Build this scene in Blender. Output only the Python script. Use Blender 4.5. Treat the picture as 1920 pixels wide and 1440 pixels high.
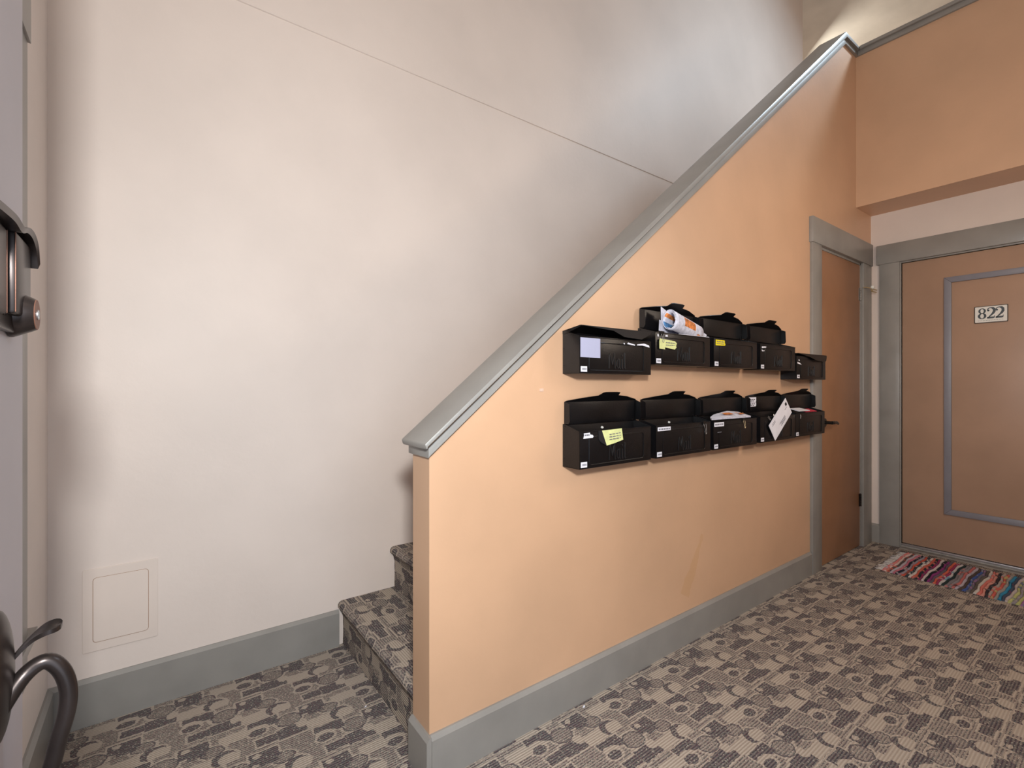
import bpy, bmesh, math, random
from mathutils import Vector, Matrix
random.seed(7)
S = bpy.context.scene
for o in list(bpy.data.objects): bpy.data.objects.remove(o)
C = bpy.data.collections.new('hallway'); S.collection.children.link(C)
PI = math.pi

# ------------------------------------------------------------------ camera, world, lights, exposure
cam = bpy.data.cameras.new('camera'); cam_o = bpy.data.objects.new('camera', cam); C.objects.link(cam_o)
cam_o.location = (0, 0, 1.155); cam_o.rotation_euler = (PI/2, 0, -math.radians(36.62))
cam.sensor_width = 36; cam.lens = 895/1920*36; cam.shift_y = 3/1920; cam.clip_start = .02
S.camera = cam_o
S.view_settings.view_transform = 'Standard'; S.view_settings.look = 'None'
S.view_settings.gamma = 1; S.view_settings.use_curve_mapping = False
S.view_settings.exposure = 0.05
w = bpy.data.worlds.new('world'); S.world = w; w.use_nodes = True
w.node_tree.nodes['Background'].inputs[0].default_value = (.72, .85, 1, 1)
w.node_tree.nodes['Background'].inputs[1].default_value = .3
def area(name, loc, target, sx, sy, power, col, spread=180):
    l = bpy.data.lights.new(name, 'AREA'); l.shape = 'RECTANGLE'; l.size = sx; l.size_y = sy
    l.energy = power; l.color = col; l.spread = math.radians(spread)
    o = bpy.data.objects.new(name, l); C.objects.link(o); o.location = loc
    o.rotation_euler = (Vector(target)-Vector(loc)).to_track_quat('-Z', 'Y').to_euler()
    return o
area('camera_flash', (-.08, -.29, 1.58), (1.3, 1.7, 1.3), .15, .15, 46.5, (.97, .995, .985))
area('landing_window', (4.75, .45, 4.66), (3.9, 1.0, 2.8), .3, .3, 40, (.68, .86, 1))
area('hall_fill', (2.7, -.22, 1.9), (3.2, 1.2, 1.0), .5, .5, 13.5, (1, .84, .68))  # added fill for the far end of the peach wall, not a real lamp
area('upper_hall_fill', (6.2, 2.6, 5.0), (7.1, 1.8, 4.0), .3, .3, 15, (1, .93, .8))  # added fill brightening the wall beyond the balcony, no known fixture
area('stair_wall_fill', (.7, -.28, 3.5), (.7, 2.1, 2.3), 1.6, 1.0, 14, (1, .88, .74))  # invented soft fill that lifts the upper cream wall
area('doorway_daylight', (.38, -.6, 1.0), (1.2, 1.5, .3), 1.1, 1.7, 12, (.7, .84, 1))

# ------------------------------------------------------------------ materials
def lin(c):
    r = []
    for v in c:
        v /= 255.; r.append(v/12.92 if v <= .04045 else ((v+.055)/1.055)**2.4)
    return (*r, 1)
MATS = {}
class NT:
    def __init__(s, m): s.t = m.node_tree; s.n = s.t.nodes; s.l = s.t.links
    def add(s, typ, **kw):
        n = s.n.new(typ)
        for k, v in kw.items(): setattr(n, k, v)
        return n
    def put(s, sock, v):
        if isinstance(v, bpy.types.NodeSocket): s.l.new(v, sock)
        elif v is not None: sock.default_value = v
    def m(s, op, a, b=None, c=None):
        n = s.add('ShaderNodeMath', operation=op)
        s.put(n.inputs[0], a); s.put(n.inputs[1], b); s.put(n.inputs[2], c); return n.outputs[0]
    def mix(s, f, a, b):
        n = s.add('ShaderNodeMix', data_type='RGBA'); s.put(n.inputs[0], f); s.put(n.inputs[6], a); s.put(n.inputs[7], b)
        return n.outputs[2]
def base(name, col, rough=.5, metal=0, spec=.5):
    m = bpy.data.materials.new(name); m.use_nodes = True
    b = m.node_tree.nodes['Principled BSDF']
    b.inputs['Base Color'].default_value = lin(col) if max(col) > 1.01 else (*col, 1)
    b.inputs['Roughness'].default_value = rough; b.inputs['Metallic'].default_value = metal
    b.inputs['Specular IOR Level'].default_value = spec
    MATS[name] = m; return m, b, NT(m)
def paint(name, col, rough=.5, spec=.4, var=.05, scale=3, bump=.08, bscale=60, metal=0, col2=None):
    m, b, t = base(name, col, rough, metal, spec)
    tc = t.add('ShaderNodeTexCoord')
    n = t.add('ShaderNodeTexNoise'); n.inputs['Scale'].default_value = scale; n.inputs['Detail'].default_value = 5
    t.l.new(tc.outputs['Object'], n.inputs['Vector'])
    c = lin(col); d = lin(col2) if col2 else tuple(v*(1-2*var) for v in c[:3])+(1,)
    e = tuple(min(1, v*(1+var)) for v in c[:3])+(1,)
    mr = t.add('ShaderNodeMapRange'); t.l.new(n.outputs[0], mr.inputs[0]); mr.inputs[1].default_value = .35; mr.inputs[2].default_value = .7
    t.l.new(t.mix(mr.outputs[0], e, d), b.inputs['Base Color'])
    if bump:
        n2 = t.add('ShaderNodeTexNoise'); n2.inputs['Scale'].default_value = bscale; n2.inputs['Detail'].default_value = 3
        t.l.new(tc.outputs['Object'], n2.inputs['Vector'])
        bp = t.add('ShaderNodeBump'); bp.inputs['Strength'].default_value = bump; bp.inputs['Distance'].default_value = .01
        t.l.new(n2.outputs[0], bp.inputs['Height']); t.l.new(bp.outputs[0], b.inputs['Normal'])
    return m
paint('cream_wall', (220, 206, 197), .5, .35, .03, 2, .06, 40)
paint('peach_wall', (206, 165, 132), .45, .85, .045, 2.2, .05, 40)
paint('ceiling_paint', (232, 228, 220), .8, .2)
paint('grey_trim', (141, 137, 132), .34, .6, .05, 6, .04, 30)
paint('brown_door', (150, 108, 78), .4, .45, .05, 5, .04, 30)
paint('tan_door', (168, 136, 114), .4, .45, .05, 3, .06, 25)
paint('blue_grey_trim', (126, 124, 132), .42, .4, .05, 5, .05, 30)
paint('front_door_paint', (198, 194, 202), .45, .4, .03, 4, .06, 25)
paint('panel_paint', (219, 204, 194), .5, .3, .02, 4, .03, 40)
paint('bronze', (66, 58, 56), .33, .5, .2, 12, .0, metal=.75)
paint('bronze_worn', (128, 88, 72), .5, .35, .15, 30, 0, metal=.3)
paint('black_metal', (15, 14, 16), .33, .38, .2, 8, .06, 220)
paint('black_metal_inner', (34, 34, 36), .3, .6, .2, 8, .05, 200)
paint('black_lever', (24, 22, 21), .3, .5, .1)
paint('steel', (190, 190, 192), .3, .5, .05, 20, 0, metal=.9)
paint('aluminium', (200, 200, 205), .35, .5, .06, 30, 0, metal=.85)
paint('aluminium_dull', (140, 135, 130), .5, .4, .1, 30, 0, metal=.5)
paint('white_paper', (228, 226, 234), .75, .2, .03, 20, 0)
paint('grey_print', (120, 118, 124), .8, .1, .1, 200, 0)
paint('dark_print', (52, 48, 50), .8, .1, .1, 200, 0)
paint('news_paper', (214, 212, 224), .8, .2, .12, 60, 0)
paint('news_orange', (214, 130, 72), .8, .2, .3, 60, 0)
paint('news_purple', (98, 84, 132), .8, .2, .3, 50, 0)
paint('news_blue', (86, 132, 178), .8, .2, .3, 90, 0)
paint('news_dark', (50, 60, 66), .8, .2, .3, 50, 0)
paint('yellow_note', (214, 216, 150), .8, .2, .06, 60, 0)
paint('yellow_sticker', (232, 212, 30), .6, .3, .08, 120, 0)
paint('red_card', (206, 60, 80), .6, .3, .05)
paint('white_enamel', (226, 224, 218), .4, .5, .03)
paint('digit_ink', (70, 78, 84), .5, .4, .03)
paint('plate_edge', (70, 58, 50), .5, .4, .03)
paint('brass', (196, 176, 140), .35, .5, .06, metal=.6)
paint('fringe_yarn', (206, 200, 196), .9, .1, .08)
paint('white_plastic', (214, 184, 164), .45, .4, .03)
paint('label_paper', (172, 172, 196), .7, .2, .03)
def glass():
    m, b, t = base('window_glass', (235, 240, 242), .05); b.inputs['Transmission Weight'].default_value = 1
glass()

def carpet():
    m, b, t = base('patterned_carpet', (150, 135, 120), .95, 0, .1)
    tc = t.add('ShaderNodeTexCoord')
    nz = t.add('ShaderNodeTexNoise'); nz.inputs['Scale'].default_value = 75; nz.inputs['Detail'].default_value = 1
    t.l.new(tc.outputs['UV'], nz.inputs['Vector'])
    off = t.add('ShaderNodeVectorMath', operation='MULTIPLY_ADD'); t.l.new(nz.outputs[1], off.inputs[0])
    off.inputs[1].default_value = (.012, .012, 0); off.inputs[2].default_value = (-.006, -.006, 0)
    av = t.add('ShaderNodeVectorMath', operation='ADD'); t.l.new(tc.outputs['UV'], av.inputs[0]); t.l.new(off.outputs[0], av.inputs[1])
    sp = t.add('ShaderNodeSeparateXYZ'); t.l.new(av.outputs[0], sp.inputs[0])
    raw = t.add('ShaderNodeSeparateXYZ'); t.l.new(tc.outputs['UV'], raw.inputs[0])
    PV, PU = .1545, .353
    v0 = t.m('SUBTRACT', sp.outputs[1], .02)
    row = t.m('FLOOR', t.m('DIVIDE', v0, PV))
    v = t.m('ADD', t.m('SUBTRACT', v0, t.m('MULTIPLY', row, PV)), .02)
    u = t.m('SUBTRACT', sp.outputs[0], t.m('MULTIPLY', row, PU/2))
    odd = t.m('MODULO', t.m('ADD', row, 1000), 2)
    def du(cx): return t.m('WRAP', t.m('SUBTRACT', u, cx), PU/2, -PU/2)
    def rect(cx, cy, w, h):
        a = t.m('SUBTRACT', t.m('ABSOLUTE', du(cx)), w/2); bb = t.m('SUBTRACT', t.m('ABSOLUTE', t.m('SUBTRACT', v, cy)), h/2)
        return t.m('LESS_THAN', t.m('MAXIMUM', a, bb), 0)
    def ell(cx, cy, rx, ry):
        a = t.m('DIVIDE', du(cx), rx); bb = t.m('DIVIDE', t.m('SUBTRACT', v, cy), ry)
        return t.m('SQRT', t.m('ADD', t.m('MULTIPLY', a, a), t.m('MULTIPLY', bb, bb)))
    def inside(d, r=1.): return t.m('LESS_THAN', d, r)
    def union(*s):
        r = s[0]
        for x in s[1:]: r = t.m('MAXIMUM', r, x)
        return r
    def minus(a, bb): return t.m('MULTIPLY', a, t.m('SUBTRACT', 1, bb))
    circ = ell(.012, .08, .042, .034); circ2 = ell(.140, .096, .034, .026)
    solid = union(
        minus(rect(.290, .049, .092, .046), inside(ell(.268, .082, .042, .032))),
        inside(ell(.268, .086, .026, .017)),
        rect(.287, .142, .062, .036),
        minus(rect(.010, .142, .088, .052), inside(ell(.045, .125, .02, .02))),
        minus(rect(.092, .056, .082, .050), inside(ell(.072, .045, .012, .01))),
        minus(inside(ell(.168, .150, .036, .034)), inside(ell(.180, .158, .03, .028))),
        rect(.098, .088, .05, .02))
    def rectx(cx, cy, w, h): return rect(cx, cy, w+.014, h+.014)
    grown = union(rectx(.290, .049, .092, .046), rectx(.287, .142, .062, .036), rectx(.010, .142, .088, .052), rectx(.092, .056, .082, .050),
        inside(ell(.168, .150, .036, .034), 1.2), inside(ell(.268, .086, .026, .017), 1.35), inside(circ, 1.2), inside(circ2, 1.22))
    blobs = union(rect(.098, .150, .094, .046), t.m('MULTIPLY', rect(.203, .064, .088, .046), t.m('SUBTRACT', 1, odd)))
    filler = t.m('MULTIPLY', t.m('SUBTRACT', 1, grown), t.m('SUBTRACT', 1, blobs))
    ring = union(minus(inside(circ), inside(circ, .86)), minus(inside(circ2), inside(circ2, .84)))
    striped = union(inside(circ), inside(circ2))
    speck = t.m('MULTIPLY', inside(ell(.203, .064, .04, .026)), odd)
    rectL = t.m('MULTIPLY', rect(.205, .085, .05, .018), odd)
    # yarn: ribs and multicolour flecks
    rib = t.m('SINE', t.m('MULTIPLY', raw.outputs[1], 2*PI/.0088)); rib01 = t.m('MULTIPLY_ADD', rib, .5, .5)
    fl = t.add('ShaderNodeTexNoise'); fl.inputs['Scale'].default_value = 170; fl.inputs['Detail'].default_value = 2
    t.l.new(tc.outputs['UV'], fl.inputs['Vector'])
    fl2 = t.add('ShaderNodeTexNoise'); fl2.inputs['Scale'].default_value = 38; fl2.inputs['Detail'].default_value = 1
    t.l.new(tc.outputs['UV'], fl2.inputs['Vector'])
    cr = t.add('ShaderNodeValToRGB'); e = cr.color_ramp; e.interpolation = 'CONSTANT'
    for i, (p, c) in enumerate([(0, (52, 50, 54)), (.42, (72, 76, 88)), (.465, (98, 62, 70)), (.505, (58, 58, 62)), (.545, (78, 90, 90)), (.61, (176, 164, 152))]):
        el = e.elements[i] if i < 2 else e.elements.new(p); el.position = p; el.color = lin(c)
    t.l.new(t.m('ADD', t.m('MULTIPLY', fl.outputs[0], .85), t.m('MULTIPLY', fl2.outputs[0], .15)), cr.inputs[0])
    fm = t.add('ShaderNodeMapRange'); t.l.new(fl.outputs[0], fm.inputs[0]); fm.inputs[1].default_value = .36; fm.inputs[2].default_value = .46
    solid_m = t.m('MULTIPLY', solid, t.m('MULTIPLY_ADD', rib01, .35, .65))
    soft = t.m('MULTIPLY', union(striped, speck, rectL), t.m('MULTIPLY', t.m('MULTIPLY_ADD', rib01, .6, .3), fm.outputs[0]))
    soft2 = t.m('MULTIPLY', filler, t.m('MULTIPLY', t.m('MULTIPLY_ADD', rib01, .75, .2), fm.outputs[0]))
    mask = t.m('MINIMUM', union(solid_m, t.m('MULTIPLY', ring, .85), soft, soft2), 1)
    tan = t.mix(t.m('MULTIPLY', t.m('SUBTRACT', 1, rib01), .3), lin((186, 172, 158)), lin((112, 102, 93)))
    tan2 = t.mix(t.m('MULTIPLY', fl.outputs[0], .3), tan, lin((120, 110, 100)))
    t.l.new(t.mix(mask, tan2, cr.outputs[0]), b.inputs['Base Color'])
    bp = t.add('ShaderNodeBump'); bp.inputs['Strength'].default_value = .5; bp.inputs['Distance'].default_value = .003
    t.l.new(t.m('ADD', rib01, fl.outputs[0]), bp.inputs['Height']); t.l.new(bp.outputs[0], b.inputs['Normal'])
carpet()
def scuffed():   # wear on the peach wall: a smeared stain and a few dark specks
    m = MATS['peach_wall']; t = NT(m); b = m.node_tree.nodes['Principled BSDF']
    src = b.inputs['Base Color'].links[0].from_socket
    tc = t.add('ShaderNodeTexCoord')
    sp = t.add('ShaderNodeSeparateXYZ'); t.l.new(tc.outputs['Object'], sp.inputs[0])
    x, z = sp.outputs[0], sp.outputs[2]
    nz = t.add('ShaderNodeTexNoise'); nz.inputs['Scale'].default_value = 18; t.l.new(tc.outputs['Object'], nz.inputs['Vector'])
    # line from (1.86,.23) to (2.03,.42)
    dx, dz = .14, .25; L = math.hypot(dx, dz); ux, uz = dx/L, dz/L
    px = t.m('SUBTRACT', x, 1.905); pz = t.m('SUBTRACT', z, .21)
    s = t.m('ADD', t.m('MULTIPLY', px, ux), t.m('MULTIPLY', pz, uz)); d = t.m('ADD', t.m('MULTIPLY', px, -uz), t.m('MULTIPLY', pz, ux))
    d = t.m('ABSOLUTE', t.m('ADD', d, t.m('MULTIPLY_ADD', nz.outputs[0], .05, -.025)))
    e = t.m('LESS_THAN', t.m('MAXIMUM', t.m('SUBTRACT', d, t.m('MULTIPLY_ADD', s, -.10, .040)), t.m('SUBTRACT', t.m('ABSOLUTE', t.m('SUBTRACT', s, L/2)), L/2)), 0)
    t.l.new(t.mix(t.m('MULTIPLY', e, .34), src, lin((196, 146, 92))), b.inputs['Base Color'])
scuffed()

# ------------------------------------------------------------------ mesh helpers
def mats(o, *names):
    for n in names: o.data.materials.append(MATS[n])
def finish(name, bm, mat, parent=None, smooth=False):
    bmesh.ops.recalc_face_normals(bm, faces=bm.faces)
    me = bpy.data.meshes.new(name); bm.to_mesh(me); bm.free()
    o = bpy.data.objects.new(name, me); C.objects.link(o)
    mats(o, *([mat] if isinstance(mat, str) else mat))
    if smooth:
        for p in me.polygons: p.use_smooth = True
        me.set_sharp_from_angle(angle=math.radians(smooth if smooth is not True else 40))
    if parent: o.parent = parent
    return o
def tag(o, label, cat, group=None, kind=None):
    if label: o['label'] = label
    if cat: o['category'] = cat
    if group: o['group'] = group
    if kind: o['kind'] = kind
    return o
def thing(name, label, cat, loc=(0, 0, 0), rz=0, group=None, kind=None):
    o = bpy.data.objects.new(name, None); C.objects.link(o); o.location = loc; o.rotation_euler = (0, 0, rz)
    o.empty_display_size = .05
    return tag(o, label, cat, group, kind)
def box(bm, x0, x1, y0, y1, z0, z1, bev=0, mi=0, M=None):
    vs = [bm.verts.new((x, y, z)) for x in (x0, x1) for y in (y0, y1) for z in (z0, z1)]
    fs = [bm.faces.new([vs[i] for i in f]) for f in ((0, 1, 3, 2), (4, 6, 7, 5), (0, 4, 5, 1), (2, 3, 7, 6), (0, 2, 6, 4), (1, 5, 7, 3))]
    for f in fs: f.material_index = mi
    if M is not None: bmesh.ops.transform(bm, matrix=M, verts=vs)
    if bev:
        es = list({e for f in fs for e in f.edges})
        bmesh.ops.bevel(bm, geom=es, offset=bev, segments=2, profile=.5, affect='EDGES')
def prism(bm, pts, a0, a1, axis='y', bev=0, mi=0):
    """polygon pts extruded along axis: y -> pts are (x,z); x -> (y,z); z -> (x,y)"""
    def P(p, a): return {'y': (p[0], a, p[1]), 'x': (a, p[0], p[1]), 'z': (p[0], p[1], a)}[axis]
    A = [bm.verts.new(P(p, a0)) for p in pts]; B = [bm.verts.new(P(p, a1)) for p in pts]
    fs = [bm.faces.new(A), bm.faces.new(B[::-1])]
    n = len(pts)
    for i in range(n): fs.append(bm.faces.new((A[i], B[i], B[(i+1) % n], A[(i+1) % n])))
    for f in fs: f.material_index = mi
    if bev:
        es = list({e for f in fs for e in f.edges})
        bmesh.ops.bevel(bm, geom=es, offset=bev, segments=2, profile=.5, affect='EDGES')
def tube(bm, pts, r, seg=10, caps=True, closed=False, mi=0):
    pts = [Vector(p) for p in pts]; rings = []; n = len(pts); up = None
    for i, p in enumerate(pts):
        if closed: d = pts[(i+1) % n]-pts[i-1]
        else: d = pts[min(i+1, n-1)]-pts[max(i-1, 0)]
        d.normalize()
        if up is None:
            up = Vector((0, 0, 1)) if abs(d.z) < .9 else Vector((1, 0, 0))
        a = d.cross(up).normalized(); up = a.cross(d).normalized(); b = up
        rr = r[i] if isinstance(r, (list, tuple)) else r
        rings.append([bm.verts.new(p+a*math.cos(2*PI*k/seg)*rr+b*math.sin(2*PI*k/seg)*rr) for k in range(seg)])
    for i in range(n if closed else n-1):
        A, B = rings[i], rings[(i+1) % n]
        for k in range(seg):
            f = bm.faces.new((A[k], A[(k+1) % seg], B[(k+1) % seg], B[k])); f.material_index = mi
    if caps and not closed: bm.faces.new(rings[0][::-1]); bm.faces.new(rings[-1])
def smoothpath(pts, n=6):
    P = [Vector(p) for p in pts]; out = []
    for i in range(len(P)-1):
        p0, p1, p2, p3 = P[max(i-1, 0)], P[i], P[i+1], P[min(i+2, len(P)-1)]
        for k in range(n):
            s = k/n
            out.append(.5*((2*p1)+(p2-p0)*s+(2*p0-5*p1+4*p2-p3)*s*s+(3*p1-p0-3*p2+p3)*s**3))
    out.append(P[-1]); return out
def cyl(bm, c0, c1, r0, r1=None, seg=20, mi=0):
    tube(bm, [c0, c1], [r0, r0 if r1 is None else r1], seg, mi=mi)
def rrect(w, h, r, n=4, cx=0, cy=0):
    pts = []
    for (sx, sy, a0) in ((1, 1, 0), (-1, 1, 90), (-1, -1, 180), (1, -1, 270)):
        for k in range(n+1):
            a = math.radians(a0+90*k/n); pts.append((cx+sx*(w/2-r)+r*math.cos(a), cy+sy*(h/2-r)+r*math.sin(a)))
    return pts
def wallbox(name, mat, *dims, **kw):
    bm = bmesh.new(); box(bm, *dims); o = finish(name, bm, mat, kw.get('parent'))
    if not kw.get('parent'): o['kind'] = 'structure'
    return o
def part(name, mat, parent, *dims, bev=.001, label=None):
    bm = bmesh.new(); box(bm, *dims, bev); o = finish(name, bm, mat, parent, smooth=35 if bev else False)
    if label: o['label'] = label
    return o
def uvbox(o, f):
    me = o.data; uv = me.uv_layers.new(name='UVMap')
    for p in me.polygons:
        for li in p.loop_indices:
            uv.data[li].uv = f(me.vertices[me.loops[li].vertex_index].co, p.normal)

# ------------------------------------------------------------------ room shell
YW = 1.26; TW = .11; YF = 2.17; XL = -.289; XC = 4.27; XB = 3.97; YFR = -.30; ZC = 5.3; XE = 7.2
fl = wallbox('floor', 'patterned_carpet', -1.2, 4.6, -1.4, YF+.05, -.08, 0)
uvbox(fl, lambda c, n: (c.x, 1.248-c.y))
wallbox('ceiling', 'ceiling_paint', XL-.15, XE+.15, -.45, 3.4, ZC, ZC+.1)
wallbox('wall_back', 'cream_wall', XL-.15, 5.36, YF, YF+.14, -.08, ZC)            # long wall behind the stairs
bm = bmesh.new(); prism(bm, [(YF-.005, 2.684), (YF-.005, 2.696), (YF, 2.698), (YF, 2.682)], XL, 5.36, 'x')
o = finish('trim_1', bm, 'cream_wall'); o['kind'] = 'structure'; o['label'] = 'thin painted seam line running along the cream stair wall'
# left wall with a window opening behind the open door
bm = bmesh.new()
WY0, WY1, WZ0, WZ1 = .95, 1.65, .52, 2.02
box(bm, XL-.15, XL, -.45, WY0, -.08, ZC); box(bm, XL-.15, XL, WY1, YF+.01, -.08, ZC)
box(bm, XL-.15, XL, WY0, WY1, -.08, WZ0); box(bm, XL-.15, XL, WY0, WY1, WZ1, ZC)
o = finish('wall_left', bm, 'cream_wall'); o['kind'] = 'structure'
# front wall (behind the camera) with the doorway
DX0, DX1, DZ = -.20, .90, 2.09
bm = bmesh.new()
box(bm, XL-.15, DX0, YFR-.14, YFR, -.08, ZC); box(bm, DX1, XE+.15, YFR-.14, YFR, -.08, ZC); box(bm, DX0, DX1, YFR-.14, YFR, DZ, ZC)
o = finish('wall_front', bm, 'cream_wall'); o['kind'] = 'structure'
# peach knee wall beside the stairs, with the closet doorway cut out
def zb(x): return .952+.8115*(x-.636)
XK = 3.745; ZK = 3.475
D2X0, D2X1, D2Z = 3.335, 4.075, 2.04
bm = bmesh.new()
prism(bm, [(.636, -.02), (D2X0, -.02), (D2X0, zb(D2X0)+.01), (.636, zb(.636)+.01)], YW, YW+TW)
prism(bm, [(D2X0, D2Z), (D2X1, D2Z), (D2X1, ZK+.01), (XK, ZK+.01), (D2X0, zb(D2X0)+.01)], YW, YW+TW)
prism(bm, [(D2X1, -.02), (XC+.12, -.02), (XC+.12, ZK+.01), (D2X1, ZK+.01)], YW, YW+TW)
bmesh.ops.remove_doubles(bm, verts=bm.verts, dist=1e-4)
o = finish('wall_stairs', bm, 'peach_wall'); o['kind'] = 'structure'
# wall at the end of the hall with the 822 doorway; lower part under the balcony
D3Y0, D3Y1, D3Z = .165, 1.078, 2.03
bm = bmesh.new()
box(bm, XC, XC+.12, D3Y1, YW, -.02, 2.42); box(bm, XC, XC+.12, YFR, D3Y0, -.02, 2.42); box(bm, XC, XC+.12, D3Y0, D3Y1, D3Z, 2.42)
o = finish('wall_right', bm, 'cream_wall'); o['kind'] = 'structure'
# balcony: floor slab and parapet
wallbox('trim_2', 'peach_wall', XB+.10, XE, YFR, YW, 2.415, 2.72)
o = wallbox('trim_3', 'patterned_carpet', 3.83, XE, YW+TW, 3.2, 2.52, 2.715); uvbox(o, lambda c, n: (c.x, c.y+c.z))
wallbox('wall_balcony', 'peach_wall', XB, XB+.10, YFR, YW, 2.415, ZK+.01)
o = wallbox('wall_upper_right', 'cream_wall', XE, XE+.15, -.45, 3.4, 2.4, ZC)
wallbox('wall_upper_recess', 'cream_wall', 5.36, XE, 3.2, 3.34, 2.4, ZC)
wallbox('wall_upper_return', 'cream_wall', 5.24, 5.36, YF+.14, 3.34, 2.4, ZC)

# sloped cap rail on the knee wall and level cap on the balcony
cap = thing('trim_4', 'grey painted sloping cap rail on the peach knee wall, turning level along the balcony', 'handrail', (.636, YW, zb(.636)), kind='structure')
del cap['category']
ox, oy, oz = cap.location
def loc(pts): return [(x-ox, z-oz) for x, z in pts]
bm = bmesh.new()
xe = .627
prism(bm, loc([(xe, zb(xe)), (XK, ZK), (XB, ZK), (XB, ZK+.034), (XK-.02, ZK+.034), (xe, zb(xe)+.034)]), YW-.014-oy, YW+TW+.014-oy, bev=.0025)
finish('cap_moulding', bm, 'grey_trim', cap, smooth=35)
bm = bmesh.new(); xe = .614
prism(bm, loc([(xe, zb(xe)+.036), (XK-.02, ZK+.034), (XB+.11, ZK+.034), (XB+.11, ZK+.058), (XK-.033, ZK+.058), (xe-.006, zb(xe)+.054)]), YW-.028-oy, YW+TW+.028-oy, bev=.006)
finish('cap_board', bm, 'grey_trim', cap, smooth=35)
bm = bmesh.new()
box(bm, XB-.014-ox, XB+.114-ox, YFR-oy, YW-.014-oy, ZK-oz, ZK+.034-oz, .0025); finish('cap_moulding', bm, 'grey_trim', cap, smooth=35)
bm = bmesh.new()
box(bm, XB-.028-ox, XB+.128-ox, YFR-oy, YW-.028-oy, ZK+.034-oz, ZK+.058-oz, .006); finish('cap_board', bm, 'grey_trim', cap, smooth=35)

# baseboards
def baseboard(name, pts, label=None):
    bm = bmesh.new()
    for (p, q, n, hgt) in pts:   # from p to q, n = outward normal (2d), height
        prof = [(0, 0), (.016, 0), (.016, hgt-.012), (.006, hgt), (0, hgt)]
        A = [bm.verts.new((p[0]+n[0]*d, p[1]+n[1]*d, z)) for d, z in prof]; B = [bm.verts.new((q[0]+n[0]*d, q[1]+n[1]*d, z)) for d, z in prof]
        bm.faces.new(A); bm.faces.new(B[::-1])
        for i in range(5): bm.faces.new((A[i], B[i], B[(i+1) % 5], A[(i+1) % 5]))
    o = finish(name, bm, 'grey_trim'); o['kind'] = 'structure'
    if label: o['label'] = label
    return o
baseboard('baseboard_stairs', [((.637, YW), (3.205, YW), (0, -1), .138)])
baseboard('baseboard_end', [((.636, YW-.016), (.636, YW+TW), (-1, 0), .138)])
baseboard('baseboard_back', [((XL, YF), (.648, YF), (0, -1), .158)])
baseboard('baseboard_left', [((XL, -.3), (XL, YF-.016), (1, 0), .158)])
baseboard('baseboard_right', [((XC, 1.203), (XC, YW), (-1, 0), .135), ((XC, YFR), (XC, .04), (-1, 0), .135)])
baseboard('baseboard_front', [((1.0, YFR), (XC, YFR), (0, 1), .138)])

# ------------------------------------------------------------------ door 2: plain slab closet door in the knee wall
d2 = thing('door_2', 'flat brown closet door in a grey frame at the far end of the mailbox wall', None, (D2X0, YW, 0), kind='structure')
def P(o, x0, x1, y0, y1, z0, z1): l = o.location; return (x0-l.x, x1-l.x, y0-l.y, y1-l.y, z0-l.z, z1-l.z)
part('leaf', 'brown_door', d2, *P(d2, D2X0+.022, D2X1-.024, YW+.002, YW+.038, .008, D2Z-.022))
part('casing', 'grey_trim', d2, *P(d2, 3.212, 3.345, YW-.018, YW, 0, 2.034), label='left upright of the grey frame')
part('casing', 'grey_trim', d2, *P(d2, 4.066, 4.225, YW-.018, YW, 0, 2.034), label='right upright of the grey frame')
part('head_casing', 'grey_trim', d2, *P(d2, 3.200, 4.236, YW-.024, YW, 2.034, 2.19), label='wide grey board across the top of the frame')
part('jamb', 'grey_trim', d2, *P(d2, D2X0, D2X0+.02, YW, YW+TW, 0, D2Z)); part('jamb', 'grey_trim', d2, *P(d2, D2X1-.02, D2X1, YW, YW+TW, 0, D2Z))
part('head_jamb', 'grey_trim', d2, *P(d2, D2X0, D2X1, YW, YW+TW, D2Z-.02, D2Z))
for z in (1.81, .335):
    bm = bmesh.new(); cx = D2X1-.026
    x0, x1 = cx-d2.location.x-.004, cx-d2.location.x+.010
    box(bm, x0-.016, x0, -.001, .003, z-.045, z+.045); box(bm, x1-.006, x1+.004, -.001, .003, z-.045, z+.045)
    for k in range(5): cyl(bm, (x0+.002, -.005, z-.045+k*.018+.0008), (x0+.002, -.005, z-.045+(k+1)*.018-.0008), .0055, seg=10)
    finish('hinge', bm, 'aluminium_dull' if z > 1 else 'bronze', d2, smooth=True)
bm = bmesh.new(); x = 4.10-d2.location.x; z = 1.855
tube(bm, smoothpath([(x-.05, -.022, z), (x-.02, -.03, z+.004), (x+.02, -.045, z)]), .004, 8)
cyl(bm, (x+.02, -.048, z-.012), (x+.035, -.05, z-.02), .006, seg=8)
tube(bm, [(x+.03, -.045, z-.004), (x+.085, -.06, z-.008)], .004, 8); tube(bm, [(x+.03, -.045, z-.022), (x+.08, -.06, z-.026)], .004, 8)
finish('hinge_pin_stop', bm, 'brass', d2, smooth=True)['label'] = 'brass hinge-pin door stop with a pale rubber tip'
st_ = bpy.data.objects['hinge_pin_stop']; bm = bmesh.new(); bmesh.ops.create_uvsphere(bm, u_segments=12, v_segments=8, radius=1, matrix=Matrix.Translation((4.10-d2.location.x+.035, -.05, 1.863)) @ Matrix.Diagonal((.022, .014, .014, 1)))
finish('rubber_tip', bm, 'white_enamel', st_, smooth=True)
bm = bmesh.new(); x = 3.41-d2.location.x; z = .92
cyl(bm, (x, .002, z), (x, -.012, z), .03, .027, 24); cyl(bm, (x, -.01, z), (x, -.05, z), .011, .010, 14)
tube(bm, smoothpath([(x, -.048, z), (x+.03, -.052, z), (x+.08, -.05, z-.002), (x+.115, -.044, z-.012)]), [.011]*6+[.009]*6+[.007]*6+[.006], 12)
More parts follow.
